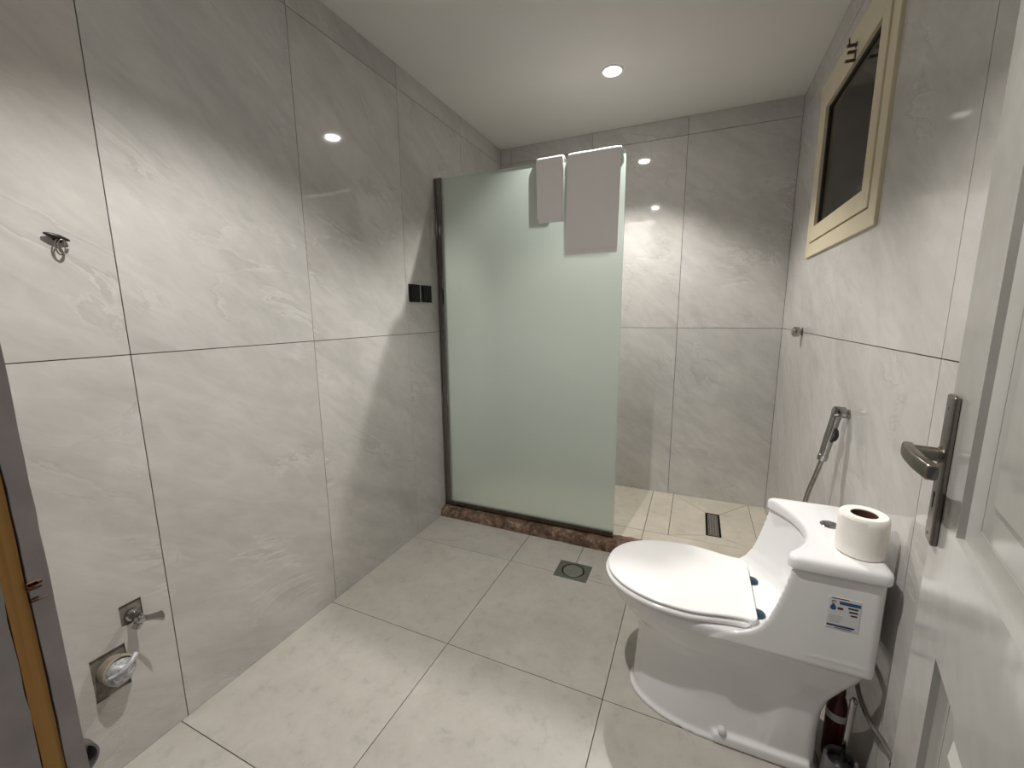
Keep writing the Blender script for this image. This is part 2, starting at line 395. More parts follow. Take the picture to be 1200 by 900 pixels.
bm = bmesh.new(); ring_frame(bm, (yw0+0.065, zw0+0.065, yw1-0.065, zw1-0.065), 0.066, W-0.015, W+0.05); link_mesh('window_sash', bm, m_cream, wo)
bm = bmesh.new(); ring_frame(bm, (yw0+0.130, zw0+0.130, yw1-0.130, zw1-0.130), 0.007, W-0.002, W+0.04); link_mesh('gasket', bm, m_gasket, wo)
bm = bmesh.new(); box(bm, (W+0.006, yw0+0.133, zw0+0.133), (W+0.012, yw1-0.133, zw1-0.133)); link_mesh('pane', bm, m_night, wo)
# latch on the upper sash rail: a rod and an open bracket
bm = bmesh.new()
box(bm, (W-0.018, 1.430, 2.152), (W-0.014, 1.446, 2.188), 0.0008); box(bm, (W-0.018, 1.430, 2.198), (W-0.014, 1.446, 2.214), 0.0008)
for zc, ln in ((2.206, 0.030), (2.184, 0.026), (2.156, 0.030)):
    box(bm, (W-0.014-ln, 1.432, zc-0.0035), (W-0.014, 1.444, zc+0.0035), 0.001)
tube(bm, [(W-0.036, 1.438, 2.203), (W-0.042, 1.420, 2.222)], 0.0025, 8)
link_mesh('window_latch', bm, m_bronze, wo)

# ------------------------------------------------------------------ door frame and door
def jag_strip(bm, x, y0, y1, z0, z1, depth, j0, j1, n=90):
    """a board on the reveal whose long edges are chipped"""
    rows = []
    for k in range(n+1):
        z = z0 + (z1-z0)*k/n
        a = y0 + (random.uniform(-j0, j0) if j0 else 0); b = y1 + (random.uniform(-j1, j1) if j1 else 0)
        rows.append([bm.verts.new((x, a, z)), bm.verts.new((x, b, z)), bm.verts.new((x-depth, b, z)), bm.verts.new((x-depth, a, z))])
    for a, b in zip(rows, rows[1:]):
        for i in range(4): bm.faces.new((a[i], a[(i+1) % 4], b[(i+1) % 4], b[i]))
    bm.faces.new(rows[0][::-1]); bm.faces.new(rows[-1]); fixn(bm)
bm = bmesh.new()
box(bm, (DX0-0.03, YF-0.115, -0.01), (DX0-0.004, YF-0.0005, DZ)); box(bm, (DX1+0.004, YF-0.115, -0.01), (DX1+0.03, YF+0.004, DZ)); box(bm, (DX0-0.03, YF-0.115, DZ), (DX1+0.03, YF+0.004, DZ+0.03))
df = struct('trim_1', bm, m_rust)
bm = bmesh.new(); jag_strip(bm, DX0+0.002, YF-0.0125, YF+0.001, -0.009, DZ, 0.012, 0.0006, 0.0004); link_mesh('frame_edge', bm, m_framep, df)
bm = bmesh.new(); jag_strip(bm, DX0, YF-0.0265, YF-0.0135, -0.009, DZ, 0.010, 0.0003, 0.0003); link_mesh('wood_strip', bm, m_wood, df)
bm = bmesh.new(); jag_strip(bm, DX0+0.002, YF-0.052, YF-0.0275, -0.009, DZ, 0.012, 0.0003, 0.0006); jag_strip(bm, DX0+0.006, YF-0.115, YF-0.0525, -0.009, DZ, 0.016, 0, 0); link_mesh('frame_board', bm, m_framep, df)
bm = bmesh.new()
for k in range(9):
    zz = 1.016 + random.uniform(-0.012, 0.012)
    box(bm, (DX0-0.002, YF-0.013+random.uniform(-0.001, 0.001), zz), (DX0+0.0030, YF-0.006+random.uniform(-0.003, 0.004), zz+random.uniform(0.001, 0.003)), 0.0004, 1)
link_mesh('splintered_patch', bm, m_rust, df)

DANG = math.radians(-13.0)
DE = Vector((1.790, 0.257, 0.008))        # foot of the free edge, room face of the leaf
door = bpy.data.objects.new('door_1', None); col.objects.link(door); door['kind'] = 'structure'
dmx = Matrix.Identity(4)
du = Vector((math.sin(DANG), -math.cos(DANG), 0)); dn = Vector((-math.cos(DANG), -math.sin(DANG), 0))   # along the leaf; out of its room face
for i in range(3): dmx[i][0], dmx[i][1], dmx[i][2], dmx[i][3] = du[i], dn[i], (0, 0, 1)[i], DE[i]
door.matrix_world = dmx
DW, DH, DT = 0.725, 2.035, 0.040
PAN = [(0.124, 0.20, 0.610, 0.782), (0.116, 0.925, 0.610, 1.89)]   # moulding outlines u0,z0,u1,z1
bm = bmesh.new()
t = tile_slab((0, 0, DW, DH), lambda u, v, d: Vector((u, -d, v)), DT, [(a+0.02, b+0.02, c-0.02, d-0.02) for a, b, c, d in PAN]); merge(bm, t)
bmesh.ops.remove_doubles(bm, verts=bm.verts, dist=1e-5); fixn(bm)
link_mesh('door_leaf', bm, m_paint, door, local=True)
PROF = [(0.0, 0.0), (0.003, -0.0006), (0.008, -0.0035), (0.016, -0.0070), (0.026, -0.0115), (0.036, -0.0150), (0.045, -0.0155)]   # in from the outline, out of the face
for (a, b, c, d) in PAN:
    bm = bmesh.new(); rings = []
    for k in range(4):
        cu, cz = (a, c, c, a)[k], (b, b, d, d)[k]; su, sz = (1, -1, -1, 1)[k], (1, 1, -1, -1)[k]
        rings.append([bm.verts.new((cu+su*p, h, cz+sz*p)) for p, h in PROF] + [bm.verts.new((cu+su*0.045, -0.02, cz+sz*0.045)), bm.verts.new((cu, -0.002, cz))])
    for k in range(4):
        r, q = rings[k], rings[(k+1) % 4]
        for i in range(len(r)): bm.faces.new((r[i], q[i], q[(i+1) % len(r)], r[(i+1) % len(r)]))
    fixn(bm); bmesh.ops.subdivide_edges(bm, edges=[e for e in bm.edges if e.calc_length() > 0.2], cuts=1)
    link_mesh('panel_moulding', bm, m_paint, door, local=True, smooth=True, angle=40)
    bm = bmesh.new()
    P = [(a+0.03, b+0.03, c-0.03, d-0.03), (a+0.085, b+0.085, c-0.085, d-0.085), (a+0.100, b+0.100, c-0.100, d-0.100)]
    rr = []
    for (e, f, g2, h), y in zip(P, (-0.0165, -0.0150, -0.0085)): rr.append([Vector((e, y, f)), Vector((g2, y, f)), Vector((g2, y, h)), Vector((e, y, h))])
    loft(bm, [[v+Vector((0, -0.007, 0)) for v in rr[0]]] + rr); fixn(bm)
    link_mesh('door_panel', bm, m_paint, door, local=True)
# lever handle on its long backplate
bm = bmesh.new(); ZH = 1.008
box(bm, (0.013, 0.0, ZH-0.118), (0.055, 0.009, ZH+0.118), 0.003, 3)
hp = link_mesh('handle_backplate', bm, m_nickel, door, local=True, smooth=True, angle=35)
bm = bmesh.new(); ZL = ZH+0.024
lathe(bm, (0.033, 0.006, ZL), (0, 1, 0), [(0, 0.0125), (0.006, 0.0125), (0.007, 0.0108), (0.043, 0.0108)], 24)
t = bmesh.new(); rings = []
for (u, w, hh, yy) in ((0.020, 0.005, 0.010, 0.045), (0.024, 0.0075, 0.0125, 0.046), (0.050, 0.0075, 0.0122, 0.046), (0.095, 0.0080, 0.0120, 0.042), (0.138, 0.0085, 0.0118, 0.034), (0.142, 0.006, 0.009, 0.033)):
    rings.append([Vector((u, yy + w*math.copysign(abs(math.cos(a))**0.5, math.cos(a)), ZL + hh*math.copysign(abs(math.sin(a))**0.5, math.sin(a)))) for a in [2*math.pi*i/20 for i in range(20)]])
loft(t, rings); fixn(t); merge(bm, t)
link_mesh('lever', bm, m_nickel, hp, local=True, smooth=True, angle=50)
bm = bmesh.new()
lathe(bm, (0.033, 0.0085, ZH-0.040), (0, 1, 0), [(0, 0.0045), (0.0008, 0.0045)], 16); box(bm, (0.0305, 0.0085, ZH-0.062), (0.0355, 0.0093, ZH-0.040))
link_mesh('keyhole', bm, m_hole, hp, local=True)
for zz in (ZH+0.098, ZH-0.106):
    bm = bmesh.new(); lathe(bm, (0.030, 0.0085, zz), (0, 1, 0), [(0, 0.0036), (0.0012, 0.0032), (0.0018, 0.001)], 12); link_mesh('screw', bm, m_chrome, hp, local=True, smooth=True, angle=40)
for zz in (0.25, 1.0, 1.78):
    bm = bmesh.new(); tube(bm, [(DW+0.004, 0.006, zz-0.05), (DW+0.004, 0.006, zz+0.05)], 0.007, 12); box(bm, (DW-0.03, 0.0, zz-0.05), (DW+0.004, 0.002, zz+0.05)); link_mesh('hinge', bm, m_dchrome, door, local=True)

# ------------------------------------------------------------------ downlights
for k, (lx, ly) in enumerate(LAMPS):
    lab = ('glowing round recessed ceiling downlight above the shower end of the bathroom', 'round ceiling downlight near the doorway, mirrored in the polished wall tiles')[k]
    th = thing('ceiling_downlight', lab, 'ceiling light', (lx, ly, H), 'recessed ceiling downlights')
    bm = bmesh.new(); seg = 40; pr = [(0.042, 0.0), (0.042, -0.004), (0.046, -0.006), (0.054, -0.005), (0.057, -0.0002), (0.057, 0.0)]
    vr = [[bm.verts.new((lx+r*math.cos(2*math.pi*i/seg), ly+r*math.sin(2*math.pi*i/seg), H+z)) for i in range(seg)] for r, z in pr]
    for a, b in zip(vr, vr[1:]+vr[:1]):
        for i in range(seg): bm.faces.new((a[i], a[(i+1) % seg], b[(i+1) % seg], b[i]))
    fixn(bm); link_mesh('trim_ring', bm, m_trim, th, smooth=True, angle=40)
    bm = bmesh.new(); lathe(bm, (lx, ly, H-0.0005), (0, 0, -1), [(0, 0.0415), (0.003, 0.0415), (0.0065, 0.036), (0.0085, 0.022), (0.009, 0.006)], 32); fixn(bm); link_mesh('lens', bm, m_lamp, th)
    ld = bpy.data.lights.new('downlight_beam', 'SPOT'); ld.energy = LAMP_POWER[k]; ld.color = LAMP_COLOR
    ld.spot_size = math.radians(SPOT_DEG); ld.spot_blend = SPOT_BLEND; ld.shadow_soft_size = 0.016
    lo = bpy.data.objects.new('downlight_beam', ld); col.objects.link(lo); lo.parent = th; lo.location = (0, 0, -0.016)

# ------------------------------------------------------------------ shower curb
bm = bmesh.new(); nx, cs = 150, [(CY0, -0.02), (CY0-0.001, 0.012), (CY0+0.001, 0.034), (CY0+0.006, 0.046), (CY0+0.030, 0.050), (CY0+0.060, 0.051), (CY0+0.090, 0.050), (CY1-0.004, 0.044), (CY1, 0.020), (CY1, -0.028)]
rows = []
for i in range(nx+1):
    x = 0.001 + (W-0.002)*i/nx; row = []
    for j, (y, z) in enumerate(cs):
        n1 = mnoise.noise(Vector((x*9, y*40, z*40))); n2 = mnoise.noise(Vector((x*32, y*90, z*80+5)))
        n3 = max(0.0, mnoise.noise(Vector((x*6, 3.3, 0)))-0.1)
        a = 0 if j in (0, len(cs)-1) else 1
        row.append(bm.verts.new((x, y + a*(0.004*n1+0.004*n2 + (0.016*n3 if 0 < j < 4 else 0)), z + a*((0.0015 if j > 3 else 0.003)*n1+0.002*n2 - (0.016*n3 if j in (2, 3) else 0)))))
    rows.append(row)
for a, b in zip(rows, rows[1:]):
    for j in range(len(cs)): bm.faces.new((a[j], b[j], b[(j+1) % len(cs)], a[(j+1) % len(cs)]))
bm.faces.new(rows[0]); bm.faces.new(rows[-1][::-1]); fixn(bm)
tag(link_mesh('shower_curb', bm, m_curb, smooth=True, angle=55), 'rough broken brown stone curb under the frosted glass shower screen', 'curb')

# ------------------------------------------------------------------ shower screen
GY = 1.548; GX0, GX1, GZ0, GZ1 = 0.030, 1.066, 0.062, 2.017
sc = thing('shower_screen', 'frosted greenish glass shower screen with a dark metal wall profile', 'shower screen', (0.5, GY, 0.05))
bm = bmesh.new(); box(bm, (GX0, GY-0.004, GZ0), (GX1, GY+0.004, GZ1)); bm.faces.ensure_lookup_table(); bm.normal_update()
for f in bm.faces:
    f.material_index = 0 if f.normal.y < -0.5 else (1 if f.normal.y > 0.5 else 2)
gp = link_mesh('glass_panel', bm, [m_frost, m_clear, m_edge], sc)
bm = bmesh.new()
for (x0, x1, y0, y1) in ((0.002, 0.006, -0.016, 0.016), (0.006, 0.044, -0.016, -0.0065), (0.006, 0.044, 0.0065, 0.016)):
    box(bm, (x0, GY+y0, 0.058), (x1, GY+y1, GZ1+0.004), 0.0015, 2)
tube(bm, [(0.004, GY-0.017, 0.058), (0.004, GY-0.017, GZ1)], 0.004, 10); tube(bm, [(0.042, GY-0.015, 0.058), (0.042, GY-0.015, GZ1+0.002)], 0.004, 10)
box(bm, (0.006, GY-0.012, GZ1-0.002), (0.040, GY+0.012, GZ1+0.005), 0.001)
link_mesh('wall_profile', bm, m_profile, sc, smooth=True, angle=35)
bm = bmesh.new()
for (y0, y1) in ((-0.016, -0.006), (0.006, 0.016)): box(bm, (0.046, GY+y0, 0.0575), (GX1-0.002, GY+y1, 0.082), 0.001)
box(bm, (0.046, GY-0.016, 0.0570), (GX1-0.002, GY+0.016, 0.0605))
link_mesh('bottom_profile', bm, m_bronze, sc)

# ------------------------------------------------------------------ towels over the screen
def towel(x0, x1, zf, zb, label, lean, th=0.010):
    """folded towel: two layers draped over the glass edge; x positions drift a little down the fall"""
    bm = bmesh.new(); nxs = 22
    def layer(off, thick, zf_, zb_, xi):
        path = []                                     # (dy, z) of the inner surface
        nz = 22
        for k in range(nz): path.append((-off, zf_ + (GZ1+0.001-zf_)*k/nz))
        for k in range(9):
            a = math.pi - math.pi*k/8; path.append((off*math.cos(a), GZ1+0.001 + (off*0.75)*math.sin(a)))
        for k in range(1, nz+1): path.append((off, GZ1+0.001 - (GZ1+0.001-zb_)*k/nz))
        n = len(path); rows = []
        for i in range(nxs+1):
            f = i/nxs; ins, outs = [], []
            for k, (dy, z) in enumerate(path):
                front = k < nz; fall = (GZ1-z)
                x = x0+xi + (x1-x0-2*xi)*f + (lean*fall if front else -0.045*min(1.0, max(0.0, fall)/0.06)*f)
                nx_, nz_ = (-1, 0) if k < nz else ((1, 0) if k >= nz+9 else (dy/off, math.sqrt(max(0, 1-(dy/off)**2))))
                w = 0.0012*mnoise.noise(Vector((x*14, z*5, off*300))) + 0.0005*mnoise.noise(Vector((x*60, z*30, 2)))
                edge = 0.003*(abs(2*f-1)**14)
                zz = z + (0.004*math.sin(f*2.3+0.5)*min(1, fall*6))
                ins.append(Vector((x, GY+dy, zz)))
                outs.append(Vector((x, GY+dy+nx_*(thick-edge+w), zz+nz_*(thick-edge+w))))
            rows.append([bm.verts.new(p) for p in ins] + [bm.verts.new(p) for p in outs[::-1]])
        m = 2*n
        for a, b in zip(rows, rows[1:]):
            for k in range(m): bm.faces.new((a[k], b[k], b[(k+1) % m], a[(k+1) % m]))
        for row in (rows[0], rows[-1]):                    # the two side ends, strip by strip
            for k in range(n-1): bm.faces.new((row[k], row[k+1], row[m-2-k], row[m-1-k]))
    layer(0.0055, 0.007, zf-0.020, zb-0.006, 0.003)
    layer(0.0138, th, zf, zb, 0.0)
    fixn(bm)
    bmesh.ops.bevel(bm, geom=[e for e in bm.edges if e.is_manifold and e.calc_face_angle(0) > 1.2], offset=0.0028, segments=2, affect='EDGES')
    return tag(link_mesh('towel', bm, m_towel, smooth=True, angle=60), label, 'towel', 'white towels over the shower screen')
towel(0.620, 0.764, 1.738, 1.80, 'small folded white hand towel hanging over the glass screen, left of the bath towel', 0.02)
towel(0.786, 1.046, 1.572, 1.66, 'large folded white bath towel hanging over the top right corner of the glass screen', -0.015)

# ------------------------------------------------------------------ switches, hook, valve, pipes on the left wall
for k, y in enumerate((1.3015, 1.4115)):
    t_ = thing('switch_plate', ('square black wall switch plate, left one of the pair', 'square black wall switch plate, right one of the pair beside the shower screen')[k], 'switch', (0, y, 1.375), 'black switch plates on the left wall')
    bm = bmesh.new(); box(bm, (0.0, y-0.0465, 1.375-0.047), (0.007, y+0.0465, 1.375+0.047), 0.0015); link_mesh('plate', bm, m_black, t_)
    bm = bmesh.new(); box(bm, (0.0065, y-0.036, 1.375-0.036), (0.010, y+0.036, 1.375+0.036), 0.002); link_mesh('rocker', bm, m_black, t_)
hk = thing('wall_hook', 'small black wall hook with a hanging wire ring on the left wall', 'hook', (0, -0.09, 1.447))
bm = bmesh.new(); rings = []
for f in [i/12 for i in range(13)]:
    y = -0.112 + 0.044*f; r = 0.0012 + 0.0052*math.sin(math.pi*min(1, f*0.92+0.05))**0.8; z = 1.4555 - 0.011*f
    rings.append([Vector((0.010 + 1.2*r*math.cos(a), y, z + r*math.sin(a))) for a in [2*math.pi*i/12 for i in range(12)]])
loft(bm, rings); lathe(bm, (0.0, -0.085, 1.447), (1, 0, 0), [(0, 0.010), (0.003, 0.010), (0.005, 0.004), (0.010, 0.004)], 16)
fixn(bm); link_mesh('hook_arm', bm, m_blackp, hk, smooth=True, angle=50)
bm = bmesh.new()
for (cy_, cz_, ry, rz, x) in ((-0.0875, 1.4275, 0.009, 0.019, 0.012), (-0.084, 1.428, 0.0085, 0.0165, 0.016)):
    tube(bm, [(x, cy_+ry*math.cos(2*math.pi*i/28), cz_+rz*math.sin(2*math.pi*i/28)) for i in range(29)], 0.0016, 8)
link_mesh('ring', bm, m_dchrome, hk, smooth=True)
# angle stop valve in its cut-out
vy, vz = -0.0725, 0.430
av = thing('angle_valve', 'small chrome angle valve in a square tile cut-out low on the left wall', 'valve', (0, vy, vz))
bm = bmesh.new(); box(bm, (-0.011, VALVE_H[0]+0.001, VALVE_H[1]+0.001), (-0.004, VALVE_H[2]-0.001, VALVE_H[3]-0.001)); link_mesh('mortar_patch', bm, m_mortar, av)
bm = bmesh.new()
lathe(bm, (-0.005, vy, vz), (1, 0, 0), [(0, 0.017), (0.010, 0.016), (0.012, 0.011), (0.038, 0.011), (0.044, 0.013), (0.056, 0.013), (0.060, 0.008)], 24)
lathe(bm, (0.045, vy, vz), (0, -0.55, -0.83), [(0, 0.008), (0.010, 0.008), (0.011, 0.0105), (0.024, 0.0105), (0.025, 0.007)], 20)
fixn(bm); link_mesh('valve_body', bm, m_chrome, av, smooth=True, angle=40)
bm = bmesh.new(); rings = []
for f in [i/8 for i in range(9)]:
    p = Vector((0.050+0.024*f, vy+0.006+0.031*f, vz-0.001-0.006*f)); w = 0.009+0.007*f*f
    rings.append([p+Vector((0.006*math.cos(a), 0.003*math.cos(a), w*math.sin(a))) for a in [2*math.pi*i/14 for i in range(14)]])
loft(bm, rings); fixn(bm); link_mesh('valve_lever', bm, m_chrome, av, smooth=True, angle=50)
# capped waste outlet wrapped in plastic
py, pz = -0.131, 0.305
wp = thing('waste_outlet', 'wall waste outlet stuffed with crumpled plastic in a rough square tile cut-out', 'waste pipe', (0, py, pz))
bm = bmesh.new(); box(bm, (-0.011, PIPE_H[0]+0.001, PIPE_H[1]+0.001), (-0.006, PIPE_H[2]-0.001, PIPE_H[3]-0.001)); link_mesh('mortar_patch', bm, m_mortar, wp)
bm = bmesh.new(); lathe(bm, (-0.006, py, pz), (1, 0.1, 0.15), [(0, 0.034), (0.026, 0.034), (0.030, 0.038), (0.038, 0.038), (0.040, 0.033), (0.030, 0.031)], 32); fixn(bm); link_mesh('pipe_collar', bm, simple('beige_pipe', (0.30, 0.26, 0.21), 0.5), wp, smooth=True, angle=40)
bm = bmesh.new(); bmesh.ops.create_icosphere(bm, subdivisions=5, radius=1)
for v in bm.verts:
    p = v.co.copy(); n1 = mnoise.noise(p*2.1+Vector((3, 1, 7))); n2 = 1-abs(mnoise.noise(p*4.2+Vector((9, 2, 4))))*2.2
    r = 1 + 0.16*n1 + 0.12*n2; q = p*r; v.co = Vector((0.040+0.018*q.x, py+0.029*q.y+0.1*0.02*q.z, pz+0.004+0.032*q.z))
link_mesh('plastic_wad', bm, m_film, wp, smooth=True)
bm = bmesh.new(); tube(bm, spline([(0.048, py-0.028, pz+0.010), (0.060, py-0.008, pz+0.016), (0.062, py+0.016, pz+0.030), (0.052, py+0.034, pz+0.040)], 6), [0.004]*6+[0.006]*6+[0.0065]*7, 10); fixn(bm); link_mesh('plastic_twist', bm, m_film, wp, smooth=True)
# open waste pipe stub beside the door frame
sy, sz = -0.247, 0.150
op = thing('pipe_stub', 'open dark grey waste pipe stub low on the left wall beside the door frame', 'pipe', (0, sy, sz))
bm = bmesh.new(); lathe(bm, (-0.005, sy, sz), (1, 0, 0), [(0, 0.040), (0.030, 0.040), (0.031, 0.045), (0.060, 0.045), (0.0605, 0.040), (0.020, 0.038), (0.0199, 0.002)], 40); fixn(bm); link_mesh('pipe_wall', bm, m_greyp, op, smooth=True, angle=40)
bm = bmesh.new(); t = bmesh.new(); box(t, (0.030, -0.0385, -0.003), (0.052, 0.0385, 0.003), 0.001); bmesh.ops.rotate(t, verts=t.verts, cent=(0, 0, 0), matrix=Matrix.Rotation(math.radians(48), 3, 'X')); bmesh.ops.translate(t, verts=t.verts, vec=(0, sy, sz)); merge(bm, t); link_mesh('pipe_rib', bm, m_greyp, op)

# ------------------------------------------------------------------ floor drains
dc = ((FD[0]+FD[2])/2, (FD[1]+FD[3])/2)
fd = thing('floor_drain', 'square steel floor drain with a round lid in front of the shower curb', 'drain', (*dc, 0))
bm = bmesh.new(); seg = 48; hw = (FD[2]-FD[0])/2-0.002; hh = (FD[3]-FD[1])/2-0.002
def sq(a):
    c, s = math.cos(a), math.sin(a); k = 1/max(abs(c)/hw, abs(s)/hh); return Vector((dc[0]+c*k, dc[1]+s*k, 0))
AN = sorted(set([2*math.pi*i/seg for i in range(seg)] + [math.atan2(sy_*hh, sx_*hw) % (2*math.pi) for sx_ in (1, -1) for sy_ in (1, -1)]))
rg = [[sq(a)+Vector((0, 0, -0.008)) for a in AN], [sq(a)+Vector((0, 0, -0.0005)) for a in AN],
      [Vector((dc[0]+0.056*math.cos(a), dc[1]+0.056*math.sin(a), 0.0015)) for a in AN], [Vector((dc[0]+0.0545*math.cos(a), dc[1]+0.0545*math.sin(a), -0.006)) for a in AN]]
loft(bm, rg); fixn(bm); link_mesh('drain_frame', bm, m_drain, fd)
bm = bmesh.new(); lathe(bm, (*dc, -0.006), (0, 0, 1), [(0, 0.0545), (0.002, 0.0545)], 40); fixn(bm); link_mesh('shadow_groove', bm, m_hole, fd)
bm = bmesh.new(); lathe(bm, (*dc, -0.005), (0, 0, 1), [(0, 0.0485), (0.0055, 0.0485), (0.0065, 0.047)], 40); fixn(bm); link_mesh('drain_lid', bm, m_cap, fd)
sd = thing('shower_drain', 'narrow dark steel slot drain with a perforated grate in the shower floor', 'drain', ((dx0+dx1)/2, (dy0+dy1)/2, ZS))
bm = bmesh.new(); a0, a1, b0, b1 = dx0+0.001, dx1-0.001, dy0+0.001, dy1-0.001; fw = 0.009
for (p, q) in (((a0, b0), (a0+fw, b1)), ((a1-fw, b0), (a1, b1)), ((a0+fw, b0), (a1-fw, b0+0.006)), ((a0+fw, b1-fw), (a1-fw, b1))): box(bm, (*p, ZS-0.008), (*q, ZS+0.0008))
box(bm, (a0, b0, ZS-0.009), (a1, b1, ZS-0.006)); link_mesh('drain_channel', bm, m_hole, sd)
bm = bmesh.new(); e0, e1, f0, f1 = a0+fw+0.001, a1-fw-0.001, b0+0.008, b1-fw-0.002
ncol, nrow = 4, 13
for i in range(ncol+1):
    x = e0 + (e1-e0)*i/ncol; w = 0.0035 if i in (0, ncol) else 0.0030; box(bm, (max(e0, x-w), f0, ZS-0.004), (min(e1, x+w), f1, ZS))
for j in range(nrow+1):
    y = f0 + (f1-f0)*j/nrow; w = 0.006 if j in (0, nrow) else 0.0048; box(bm, (e0, max(f0, y-w), ZS-0.004), (e1, min(f1, y+w), ZS+0.0003))
link_mesh('grate', bm, m_grate, sd)

# ------------------------------------------------------------------ toilet
TY = 0.737
tl = thing('toilet', 'white one-piece toilet with its lid closed, tank against the right wall', 'toilet', (1.55, TY, 0))
def outline(xf, xb, hw, xm, n=64, pf=2.0, rb=0.05, hwb=None, late=False):
    """egg outline seen from above: rounded front at xf, straight back at xb with corners of radius rb"""
    hwb = hwb or hw; pts = []; half = n//2
    for i in range(half//2+1):                               # front quarter, near side
        a = math.pi/2*i/(half//2)
        pts.append((xm-(xm-xf)*math.cos(a)**(2/pf), hw*math.sin(a)**(2/pf)))
    steps = half-half//2-6
    for i in range(1, steps+1):
        f = i/steps; x = xm+(xb-rb-xm)*f; q = min(1, max(0, (f-0.48)/0.30)) if late else f; pts.append((x, hw+(hwb-hw)*(q*q*(3-2*q))))
    for i in range(1, 7):
        a = math.pi/2*i/6; pts.append((xb-rb+rb*math.sin(a), hwb-rb+rb*math.cos(a)))
    return [(x, -y) for x, y in pts] + [(x, y) for x, y in pts[::-1][0:-1] if True]
bm = bmesh.new()
LV = [  # z, xf, xb, hw, xm, rear hw
    (0.000, 1.272, 1.795, 0.146, 1.52, 0.140), (0.010, 1.273, 1.795, 0.1455, 1.52, 0.139), (0.018, 1.283, 1.790, 0.138, 1.52, 0.136),
    (0.120, 1.290, 1.785, 0.133, 1.53, 0.144), (0.200, 1.296, 1.788, 0.133, 1.53, 0.147), (0.245, 1.290, 1.800, 0.136, 1.52, 0.150),
    (0.285, 1.268, 1.830, 0.146, 1.50, 0.148), (0.320, 1.238, 1.850, 0.160, 1.47, 0.158), (0.350, 1.214, 1.860, 0.172, 1.45, 0.168), (0.372, 1.202, 1.864, 0.179, 1.44, 0.178),
    (0.395, 1.198, 1.865, 0.182, 1.44, 0.185), (0.404, 1.204, 1.865, 0.178, 1.44, 0.184)]
rings = [[Vector((x, TY+y, z)) for x, y in outline(xf, xb, hw, xm, hwb=hb, rb=0.03, late=True)] for z, xf, xb, hw, xm, hb in LV]
loft(bm, rings)
# tank with a hollow, swooping front
def tank_ring(z, xf, dip, hw, xb, r=0.022):
    pts = []; n = 24
    for i in range(n+1):
        t = -1+2*i/n; pts.append((xf + dip*(1-t*t)**1.0, t*(hw-0.004)))
    k = [(xb-r+r*math.cos(a), hw-r+r*math.sin(a)) for a in [math.pi/2*(1-j/6) for j in range(7)]]
    pts += [(xf+0.006, hw)] + [(xf+0.2*(xb-r-xf)*j, hw) for j in range(1, 5)] + k
    pts += [(x, -y) for x, y in k[::-1]] + [(xf+0.2*(xb-r-xf)*j, -hw) for j in range(4, 0, -1)] + [(xf+0.006, -hw)]
    return [Vector((x, TY+y, z)) for x, y in pts]
TZ = [(0.368, 1.50, 0.10, 0.184), (0.398, 1.535, 0.12, 0.184), (0.408, 1.566, 0.112, 0.184), (0.420, 1.592, 0.100, 0.184), (0.438, 1.613, 0.090, 0.184), (0.470, 1.633, 0.081, 0.184), (0.520, 1.649, 0.074, 0.184), (0.570, 1.662, 0.067, 0.184), (0.622, 1.672, 0.062, 0.184)]
t = bmesh.new(); loft(t, [tank_ring(z, xf, dp, hw, 1.868) for z, xf, dp, hw in TZ]); fixn(t); merge(bm, t)
# low ledge carrying the bolt caps
for s in (-1, 1):
    t = bmesh.new(); box(t, (1.53, TY+s*0.105-0.045, 0.0), (1.775, TY+s*0.105+0.045, 0.038), 0.008, 2); merge(bm, t)
fixn(bm)
body = link_mesh('toilet_body', bm, m_ceramic, tl, smooth=True)
md = body.modifiers.new('remesh', 'REMESH'); md.mode = 'VOXEL'; md.voxel_size = 0.0045; md.use_smooth_shade = True
ms = body.modifiers.new('smooth', 'SMOOTH'); ms.factor = 0.5; ms.iterations = 4
dg = bpy.context.evaluated_depsgraph_get(); me2 = bpy.data.meshes.new_from_object(body.evaluated_get(dg)); body.modifiers.clear(); body.data = me2
for p in me2.polygons: p.use_smooth = True
if not me2.materials: me2.materials.append(m_ceramic)
# tank lid
def lid_ring(z, e):
    pts = []; n = 28; xf, dip, hw, xb = 1.664-e, 0.066, 0.191+e, 1.874+e
    r = 0.020
    for i in range(n+1):
        t = -1+2*i/n; pts.append((xf + dip*(1-abs(t)**2.0), t*(hw-r)))
    pts += [(xf+r*(1-math.cos(a)), hw-r+r*math.sin(a)) for a in [math.pi/2*j/5 for j in range(1, 6)]]
    pts += [(xb-r+r*math.sin(a), hw-r+r*math.cos(a)) for a in [math.pi/2*j/5 for j in range(6)]]
    pts += [(xb-r+r*math.cos(a), -(hw-r)-r*math.sin(a)) for a in [math.pi/2*j/5 for j in range(6)]]
    pts += [(xf+r*(1-math.sin(a)), -(hw-r)-r*math.cos(a)) for a in [math.pi/2*j/5 for j in range(0, 5)]]
    return [Vector((x, TY+y, z)) for x, y in pts]
bm = bmesh.new(); loft(bm, [lid_ring(z, e) for z, e in ((0.6255, -0.006), (0.6265, -0.001), (0.630, 0.0), (0.648, 0.0), (0.654, -0.002), (0.6585, -0.007), (0.661, -0.016))]); fixn(bm)
link_mesh('tank_lid', bm, m_ceramic, tl, smooth=True, angle=70)
bm = bmesh.new(); bc = (1.797, TY+0.030, 0.6605)
lathe(bm, bc, (0, 0, 1), [(0, 0.024), (0.002, 0.024), (0.0035, 0.022)], 32); fixn(bm); fb = link_mesh('flush_button', bm, m_chrome, tl, smooth=True, angle=40)
bm = bmesh.new()
for s in (-1, 1): lathe(bm, (bc[0]+s*0.009, bc[1], 0.664), (0, 0, 1), [(0, 0.0075), (0.001, 0.007)], 20)
